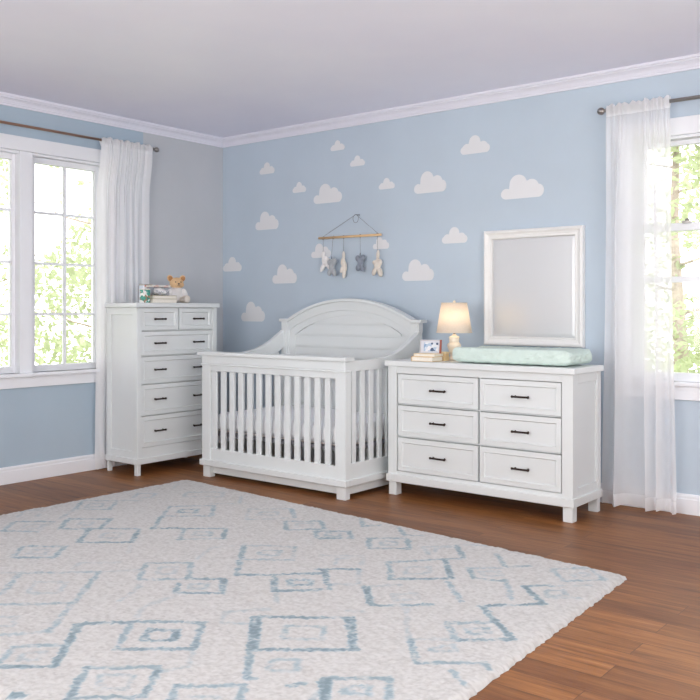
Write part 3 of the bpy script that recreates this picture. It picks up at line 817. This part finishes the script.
# ------------------------------------------------------------------ curtains and rods
def rod(name, label, a, b, r, wall_axis, ends, mat, brackets):
    """a, b: end points of the tube"""
    root = thing(name, label, 'curtain rod', a)
    A, Bv = Vector((0, 0, 0)), Vector(b)-Vector(a)
    MB().tube([A, Bv], r, 16).build('pole', mat, root)
    d = Bv.normalized()
    for e in ends:
        p, s = (A, -1) if e == 0 else (Bv, 1)
        ax = 0 if wall_axis == 1 else 1
        prof = [(r*1.15, -.004), (r*1.35, 0), (r*1.35, .008), (r*.9, .012), (r*.9, .020), (r*1.6, .026), (r*2.0, .036), (r*2.0, .046), (r*1.5, .058), (r*.5, .064)]
        m = MB(); m.lathe([(q, s*t) for q, t in prof], p, 20, axis=ax); m.build('finial', STEEL, root)
    for t in brackets:
        p = A+d*t
        m = MB()
        if wall_axis == 1:
            m.tube([p+Vector((0, 0, -.012)), p+Vector((0, -a[1], -.012))], .005, 8); m.box(p.x-.012, p.x+.012, -a[1]-.004, -a[1], p.z-.045, p.z+.03)
        else:
            m.tube([p+Vector((0, 0, -.012)), p+Vector((-a[0], 0, -.012))], .005, 8); m.box(-a[0], -a[0]+.004, p.y-.012, p.y+.012, p.z-.045, p.z+.03)
        m.build('bracket', STEEL, root)
RY = .085
rod('curtain_rod', 'nickel curtain rod over the right window', (3.545, -RY, 2.455), (4.78, -RY, 2.455), .0115, 1, (0, 1), STEEL, (.03, 1.2))
rod('curtain_rod', 'copper-toned curtain rod over the left window', (RY, -3.62, 2.502), (RY, -.845, 2.502), .010, 0, (0, 1), COPPER, (.03, 2.70))

def curtain(name, label, along, off, rod_off, ztop, zrod, top, bottom, zbot, seed, pleats, hem, flare, mat):
    """gathered voile panel on a rod pocket. top, bottom: (start, end) along the wall; off: mean distance from the wall"""
    root = thing(name, label, 'curtain', (0, 0, 0))
    rng = random.Random(seed)
    n = 300
    ph = [rng.uniform(0, 2*PI) for _ in range(8)]
    def sm(a, b, x): x = min(1, max(0, (x-a)/(b-a))); return x*x*(3-2*x)
    def P(u, z):
        t = max(0, (ztop-z)/(ztop-zbot))              # 0 at the top
        a0, a1 = top[0]+(bottom[0]-top[0])*t**.7, top[1]+(bottom[1]-top[1])*t**.7
        w = u*2*PI
        wu = w+.55*math.sin(w+ph[0])+.3*math.sin(2*w+ph[1])          # uneven fold widths
        g = sm(.02, .30, t)
        fold = math.sin(wu*pleats+ph[2]); fold = fold*(1.25-.25*fold*fold)
        gather = math.sin(wu*pleats*3.1+ph[3])*.6+math.sin(wu*pleats*5.3+ph[4])*.4
        d = fold*(.003+.036*flare*g)+gather*(.0045*(1-g)+.0015)
        d += .006*math.sin(wu*1.5+z*3+ph[5])*g
        if t > .9: d += .008*math.sin(wu*pleats*2.1+ph[6]+z*22)*(t-.9)/.1
        s = a0+(a1-a0)*u+(.016*flare*math.cos(wu*pleats+ph[2]+.5))*g*(4*u*(1-u))
        base = rod_off+(off-rod_off)*sm(.03, .16, t)
        return max(base+d, .028), s
    def put(D, s, z): return (D, s, z) if along == 'y' else (s, -D, z)
    def grid(rows, nm, m_):
        m = MB(); g = [[m.bm.verts.new(p) for p in r] for r in rows]
        for a, b in zip(g, g[1:]):
            for i in range(n): m.bm.faces.new((a[i], a[i+1], b[i+1], b[i]))
        return m.build(nm, m_, root, smooth=True)
    us = [i/n for i in range(n+1)]
    head = .07
    def row(z, dz=None, dD=0):
        r = []
        for u in us:
            D, s = P(u, z); r.append(put(D+dD, s, z+(dz(u) if dz else 0)))
        return r
    za = ztop-head
    grid([row(za+(zbot+hem-za)*j/60) for j in range(61)], 'panel', mat)
    ruffle = lambda u: .006*math.sin(u*57+seed)+.005*math.sin(u*33+2*seed)
    rows = []
    for j in range(11):
        z = ztop-head*j/10; k = 1-j/10
        bulge = .006*math.sin(PI*min(1, max(0, (z-zrod+.03)/.06)))
        rows.append(row(z, (lambda u, k=k: ruffle(u)*k), bulge))
    # pocket: over the top and down behind the rod
    back = []
    for z, dd in ((ztop, -.030), (zrod, -.034), (za, -.004)):
        back.append(row(z, (lambda u, k=(1 if z == ztop else 0): ruffle(u)*k), dd))
    grid(back[::-1]+rows, 'heading', SHEERT)
    grid([row(zbot+hem-hem*j/6, (lambda u, k=j/6: .007*math.sin(u*2*PI*pleats*1.2+ph[7])*k)) for j in range(7)], 'hem', SHEERT)
    return root
curtain('sheer_curtain', 'white sheer curtain hanging at the right window beside the dresser', 'x', .098, RY+.017, 2.482, 2.455, (3.547, 3.932), (3.503, 3.985), .014, 3, 3.6, .075, 1.0, SHEER)
curtain('sheer_curtain', 'white sheer curtain hanging at the left window behind the tall chest', 'y', .058, RY+.016, 2.522, 2.502, (-1.335, -.862), (-1.36, -.840), .014, 11, 5, .075, .17, SHEERL)

# ------------------------------------------------------------------ rug
RUG_LINES = [(0.6,[145,-271,129,-282,115,-267,132,-253]),
(0.25,[132,-253,145,-271]),
(0.3,[132,-273,126,-266,134,-260,139,-267,132,-273]),
(0.5,[114,-227,98,-210,115,-197,131,-215,114,-227]),
(0.35,[115,-220,109,-213,115,-207,121,-214,115,-220]),
(0.35,[114,-227,129,-247]),
(0.3,[116,-196,126,-188]),
(0.65,[149,-260,133,-244,152,-229,166,-247,149,-260]),
(0.65,[149,-260,182,-233]),
(0.3,[149,-249,146,-244,151,-240,155,-245,149,-249]),
(0.8,[162,-250,181,-270,202,-253]),
(0.95,[184,-234,202,-253]),
(0.3,[181,-257,176,-250,183,-244,189,-253,181,-257]),
(0.65,[180,-306,166,-292,182,-278,195,-293,180,-306]),
(0.3,[180,-298,175,-292,181,-287,187,-293,180,-298]),
(0.5,[227,-339,206,-317,232,-294,260,-326,239,-346]),
(0.3,[234,-331,223,-320,234,-312,244,-323,234,-331]),
(0.25,[219,-299,213,-291,227,-279]),
(0.25,[199,-323,206,-316]),
(0.25,[232,-294,244,-281]),
(0.3,[273,-313,264,-296]),
(0.2,[217,-266,206,-257]),
(0.3,[108,-261,94,-248,102,-240,113,-251]),
(0.3,[112,-150,104,-139]),
(0.35,[116,-186,125,-179,116,-168,107,-175,116,-186]),
(0.35,[139,-164,129,-153,148,-138,157,-148,139,-164]),
(0.55,[169,-206,153,-187,172,-169,191,-188,169,-206]),
(0.7,[169,-206,187,-227]),
(0.9,[169,-194,165,-188,172,-182,178,-189,169,-194]),
(0.85,[187,-228,219,-203,233,-219]),
(0.5,[234,-218,217,-234,202,-218]),
(0.4,[216,-224,212,-218,219,-213,223,-219,216,-224]),
(0.3,[166,-167,184,-153]),
(0.35,[167,-141,179,-154]),
(0.3,[212,-181,196,-162,215,-146]),
(0.35,[213,-182,231,-163]),
(0.55,[215,-146,231,-161]),
(0.3,[210,-170,207,-163,214,-157,219,-163,210,-170]),
(0.75,[284,-258,251,-221]),
(0.45,[251,-221,273,-207,288,-225,268,-240]),
(0.4,[268,-228,266,-222,273,-217,277,-225,268,-228]),
(0.85,[284,-258,296,-249,312,-233]),
(0.55,[255,-290,238,-272,254,-258,272,-276,255,-290]),
(0.3,[255,-280,248,-272,254,-267,261,-275,255,-280]),
(0.9,[271,-276,284,-266,298,-280,282,-292,274,-283]),
(0.4,[282,-284,279,-280,284,-275,288,-280,282,-284]),
(0.25,[286,-311,286,-296]),
(0.25,[251,-252,242,-235,250,-219]),
(0.2,[268,-304,259,-290]),
(0.25,[242,-284,246,-281]),
(0.65,[233,-171,249,-159,262,-171,247,-185,233,-171]),
(0.3,[246,-176,242,-170,248,-165,253,-172,246,-176]),
(0.7,[261,-177,275,-166,285,-176,271,-188,261,-177]),
(0.4,[272,-181,268,-176,274,-172,278,-177,272,-181]),
(0.5,[263,-140,274,-153,280,-145]),
(0.65,[292,-171,308,-159,320,-174,304,-186,292,-171]),
(0.35,[305,-177,301,-171,308,-168,311,-173,305,-177]),
(0.95,[309,-229,311,-229,330,-248,313,-264,298,-248]),
(0.7,[308,-249,315,-243,320,-248,313,-254,308,-249]),
(0.8,[307,-229,322,-217]),
(0.35,[322,-217,335,-235,326,-242]),
(0.25,[294,-211,310,-199,318,-210]),
(0.3,[308,-218,303,-210,307,-207]),
(0.75,[326,-200,342,-220]),
(0.55,[326,-200,344,-179]),
(1,[344,-179,362,-202]),
(0.85,[342,-220,362,-203]),
(0.3,[337,-201,345,-194,350,-202,343,-210,337,-201]),
(1,[339,-235,356,-253]),
(1,[340,-235,356,-253]),
(0.75,[356,-253,365,-245,375,-237]),
(0.3,[339,-235,350,-224]),
(0.3,[355,-236,362,-229,366,-235,360,-242,355,-236]),
(0.3,[316,-266,324,-275]),
(0.55,[292,-143,303,-154,311,-149]),
(0.35,[336,-155,324,-167,333,-177]),
(0.75,[336,-155,350,-172,344,-179]),
(0.3,[333,-171,330,-166,335,-160]),
(0.5,[359,-156,372,-171,381,-164]),
(0.3,[336,-153,350,-142]),
(0.7,[360,-184,370,-196]),
(0.4,[360,-184,372,-175]),
(0.55,[370,-196,380,-193,383,-190]),
(0.35,[367,-186,373,-180,378,-185,372,-190,367,-186]),
(0.6,[364,-208,382,-226]),
(0.4,[384,-192,397,-212]),
(1,[391,-226,418,-250]),
(0.9,[391,-226,410,-208]),
(1,[410,-209,393,-192]),
(0.7,[393,-192,401,-184]),
(0.35,[401,-185,414,-174]),
(0.8,[391,-251,402,-263]),
(0.5,[391,-251,404,-239]),
(0.5,[400,-252,405,-246,408,-250,404,-255,400,-252]),
(0.85,[403,-263,418,-250]),
(0.3,[369,-247,388,-273]),
(0.45,[391,-162,404,-149,416,-162,403,-175,391,-162]),
(0.3,[401,-164,406,-157,409,-161,404,-166,401,-164]),
(0.4,[384,-192,397,-212]),
(0.4,[403,-193,408,-187,412,-192,407,-198,403,-193]),
(0.3,[407,-200,418,-192]),
(0.5,[240,-303,280,-350]),
(0.35,[270,-363,281,-350]),
(0.3,[261,-359,264,-355,257,-349,252,-353]),
(1,[282,-339,310,-367]),
(1,[283,-339,310,-367]),
(0.85,[282,-339,298,-323]),
(0.55,[296,-354,284,-366]),
(0.7,[293,-377,284,-366]),
(0.9,[296,-379,310,-367]),
(0.3,[296,-372,292,-367,296,-362,301,-367,296,-372]),
(0.9,[320,-361,335,-378]),
(0.6,[320,-361,338,-346]),
(0.9,[339,-347,352,-363]),
(0.7,[335,-378,352,-363]),
(0.4,[336,-368,328,-362,337,-355,343,-363,336,-368]),
(0.9,[318,-387,323,-386]),
(0.6,[314,-345,296,-325]),
(0.8,[314,-345,335,-328]),
(0.7,[295,-325,318,-308]),
(0.8,[318,-309,335,-328]),
(1,[314,-334,308,-326,317,-320,323,-327,314,-334]),
(0.25,[294,-321,285,-310,285,-294]),
(0.3,[337,-330,345,-339,341,-348]),
(0.3,[324,-304,316,-295,327,-282]),
(0.35,[325,-304,334,-296]),
(1,[329,-292,351,-316]),
(1,[358,-270,379,-294]),
(1,[330,-291,352,-315]),
(1,[359,-269,379,-294]),
(0.8,[351,-316,367,-334,369,-332]),
(0.95,[329,-292,359,-269]),
(0.95,[351,-316,380,-293]),
(0.4,[353,-302,345,-291,357,-283,364,-293,353,-302]),
(0.8,[362,-361,354,-352]),
(0.6,[354,-352,370,-338,378,-348]),
(0.4,[363,-354,370,-349]),
(0.4,[368,-325,363,-318,370,-312,376,-320,368,-325]),
(0.8,[382,-330,384,-326]),
(1,[387,-319,398,-331]),
(1,[388,-318,398,-331]),
(0.65,[387,-318,403,-305,413,-319]),
(0.5,[399,-323,396,-319,402,-314,405,-319,399,-323]),
(0.4,[394,-333,392,-325]),
(0.25,[353,-264,358,-260]),
(0.95,[389,-273,403,-289]),
(0.95,[389,-273,403,-289]),
(0.3,[389,-273,400,-265]),
(0.6,[403,-289,421,-275,424,-278]),
(0.4,[400,-276,404,-268,408,-272,402,-278,400,-276]),
(0.5,[416,-288,424,-294])]
def rug():
    C4 = [(.93, -1.215), (4.205, -1.475), (4.33, -3.90), (.90, -3.885)]      # far left, far right, near right, near left
    nx, ny = 430, 350
    u, v = np.meshgrid(np.linspace(0, 1, nx+1), np.linspace(0, 1, ny+1), indexing='ij')
    rng = np.random.default_rng(5)
    c = [np.array(p) for p in C4]
    xy = ((1-u)*(1-v))[..., None]*c[0]+(u*(1-v))[..., None]*c[1]+(u*v)[..., None]*c[2]+((1-u)*v)[..., None]*c[3]
    xy = xy.reshape(-1, 2)
    # soft irregular value noise for wandering lines and tufts
    def vnoise(p, s, seed):
        r = np.random.default_rng(seed); tab = r.uniform(-1, 1, (256, 256))
        q = p*s; i = np.floor(q).astype(int); f = q-i; f = f*f*(3-2*f)
        g = lambda a, b: tab[(i[:, 0]+a) % 256, (i[:, 1]+b) % 256]
        return (g(0, 0)*(1-f[:, 0])+g(1, 0)*f[:, 0])*(1-f[:, 1])+(g(0, 1)*(1-f[:, 0])+g(1, 1)*f[:, 0])*f[:, 1]
    w = xy+np.stack([vnoise(xy, 45, 1), vnoise(xy, 45, 2)], 1)*.005+np.stack([vnoise(xy, 110, 21), vnoise(xy, 110, 22)], 1)*.006
    pat = np.zeros(len(xy))
    for tone, p in RUG_LINES:
        pts = np.array(p, float).reshape(-1, 2)/100
        hw = .0125 if tone > .45 else .0115
        for a, b in zip(pts, pts[1:]):
            lo, hi = np.minimum(a, b)-.05, np.maximum(a, b)+.05
            sel = np.nonzero((w[:, 0] > lo[0]) & (w[:, 0] < hi[0]) & (w[:, 1] > lo[1]) & (w[:, 1] < hi[1]))[0]
            q = w[sel]; d = b-a; t = np.clip(((q-a)@d)/max(d@d, 1e-9), 0, 1)
            dist = np.linalg.norm(q-a-t[:, None]*d, axis=1)
            k = np.clip((hw+.006-dist)/.009, 0, 1)*tone
            pat[sel] = np.maximum(pat[sel], k)
    pat *= np.clip(.8+.4*vnoise(xy, 22, 3)+.6*vnoise(xy, 100, 4), .15, 1.1)
    # pile height
    z = .026+.0016*vnoise(xy, 20, 6)+.0022*vnoise(xy, 75, 7)+rng.uniform(-.0016, .0016, len(xy))
    edge = np.minimum(np.minimum(u, 1-u)*3.3, np.minimum(v, 1-v)*2.6).reshape(-1)
    z = np.where(edge < .03, z*np.sqrt(np.clip(edge/.03, .0, 1)*.85+.15), z)
    z = np.where(edge <= 1e-9, .001, z)
    jit = np.stack([vnoise(xy, 60, 8), vnoise(xy, 60, 9)], 1)*(.0035*(edge < .05)+.002)[:, None]
    co = np.concatenate([xy+jit, z[:, None]], 1)
    idx = np.arange((nx+1)*(ny+1)).reshape(nx+1, ny+1)
    q = np.stack([idx[:-1, :-1], idx[1:, :-1], idx[1:, 1:], idx[:-1, 1:]], -1).reshape(-1, 4)[:, ::-1]
    me = bpy.data.meshes.new('pile'); me.from_pydata(co.tolist(), [], q.tolist())
    a = me.color_attributes.new('pattern', 'FLOAT_COLOR', 'POINT')
    tuft = .5+.5*vnoise(xy, 90, 10)*.6+rng.uniform(-.2, .2, len(xy))
    warm = np.clip(.5+.5*vnoise(xy, 12, 11), 0, 1)
    a.data.foreach_set('color', np.stack([pat, tuft, warm, np.ones(len(xy))], 1).astype(np.float32).ravel())
    for p in me.polygons: p.use_smooth = True
    m, nt, b = new_mat('wool_pile')
    at = N(nt, 'ShaderNodeAttribute', attribute_name='pattern'); sp = N(nt, 'ShaderNodeSeparateColor'); L(nt, at.outputs['Color'], sp.inputs[0])
    base = ramp(nt, sp.outputs[1], [(.1, srgb(176, 173, 170)), (.55, srgb(194, 192, 189)), (.95, srgb(203, 201, 199))])
    line = ramp(nt, sp.outputs[0], [(0, srgb(182, 190, 194)), (.4, srgb(158, 174, 182)), (1, srgb(98, 124, 135))])
    green = mixc(nt, sp.outputs[2], line, srgb(104, 130, 136)); line = mixc(nt, .35, line, green)
    mr = N(nt, 'ShaderNodeMapRange'); mr.inputs[1].default_value = .04; mr.inputs[2].default_value = .42; mr.inputs[4].default_value = .85; L(nt, sp.outputs[0], mr.inputs[0])
    L(nt, mixc(nt, mr.outputs[0], base, line), b.inputs['Base Color'])
    b.inputs['Roughness'].default_value = .95; b.inputs['Specular IOR Level'].default_value = .1
    b.inputs['Sheen Weight'].default_value = .15
    bump(nt, b, noise_tex(nt, coords(nt), 160, 3),   .45, .003)
    me.materials.append(m)
    o = bpy.data.objects.new('area_rug', me); COL.objects.link(o)
    return tag(o, 'large shaggy off-white rug with blue diamond pattern on the wood floor', 'rug')
rug()

# ------------------------------------------------------------------ outdoors, seen through the windows
struct(MB().box(-14, 12, .15, 16, -.7, -.6).build('ground', GRASS))
struct(MB().box(-14, -.15, -14, .15, -.7, -.6).build('ground', GRASS))
def tree(loc, h, crown, nleaf, seed, label, low=.2, size=.06):
    rng = random.Random(seed)
    root = thing('garden_tree', label, 'tree', loc, 0, 'trees outside the windows')
    m = MB(); tips = []
    m.tube([(0, 0, 0), (.05, .03, h*.3), (-.04, .05, h*.6), (.02, 0, h*.92)], .10, 10, taper=.3)
    for k in range(11):
        z = h*(.22+.06*k); a = k*2.4+rng.uniform(-.3, .3); l = crown*rng.uniform(.6, 1)*(1.1-.5*k/11)
        e = (math.cos(a)*l, math.sin(a)*l, z+l*.35)
        m.tube([(0, .03, z), (e[0]*.5, e[1]*.5, z+l*.12), e], .018, 6, taper=.3); tips.append((e, z))
    m.build('trunk', BARK, root)
    m = MB()
    for k in range(nleaf):
        zz = rng.random()**1.1
        a = rng.uniform(0, 2*PI); rr = crown*math.sqrt(rng.random())*(1.05-.55*zz)
        clump = noise.noise(Vector((math.cos(a)*rr*1.3, math.sin(a)*rr*1.3, zz*h*1.3+seed*7)))
        if clump < -.10+.36*zz: continue
        c = Vector((math.cos(a)*rr, math.sin(a)*rr, h*(low*.3+.95*zz)))
        d = Vector((rng.gauss(0, 1), rng.gauss(0, 1), rng.gauss(0, .7))).normalized(); s = size*rng.uniform(.6, 1.3)
        e = d.orthogonal().normalized()
        vs = [m.bm.verts.new(c+p) for p in (d*-s, e*s*.42+d*-.1*s, d*s, e*-s*.42+d*-.1*s)]
        m.bm.faces.new(vs)
    m.build('foliage', LEAF, root)
tree((-4.3, 1.75, -.6), 4.6, 1.15, 9000, 1, 'pale green tree seen through the left window beside the curtain')
tree((-6.8, 1.15, -.6), 5.2, 1.3, 9000, 2, 'pale green tree seen through the left edge of the left window')
tree((2.55, 4.2, -.6), 4.4, 1.45, 14000, 3, 'pale green tree seen through the right window')
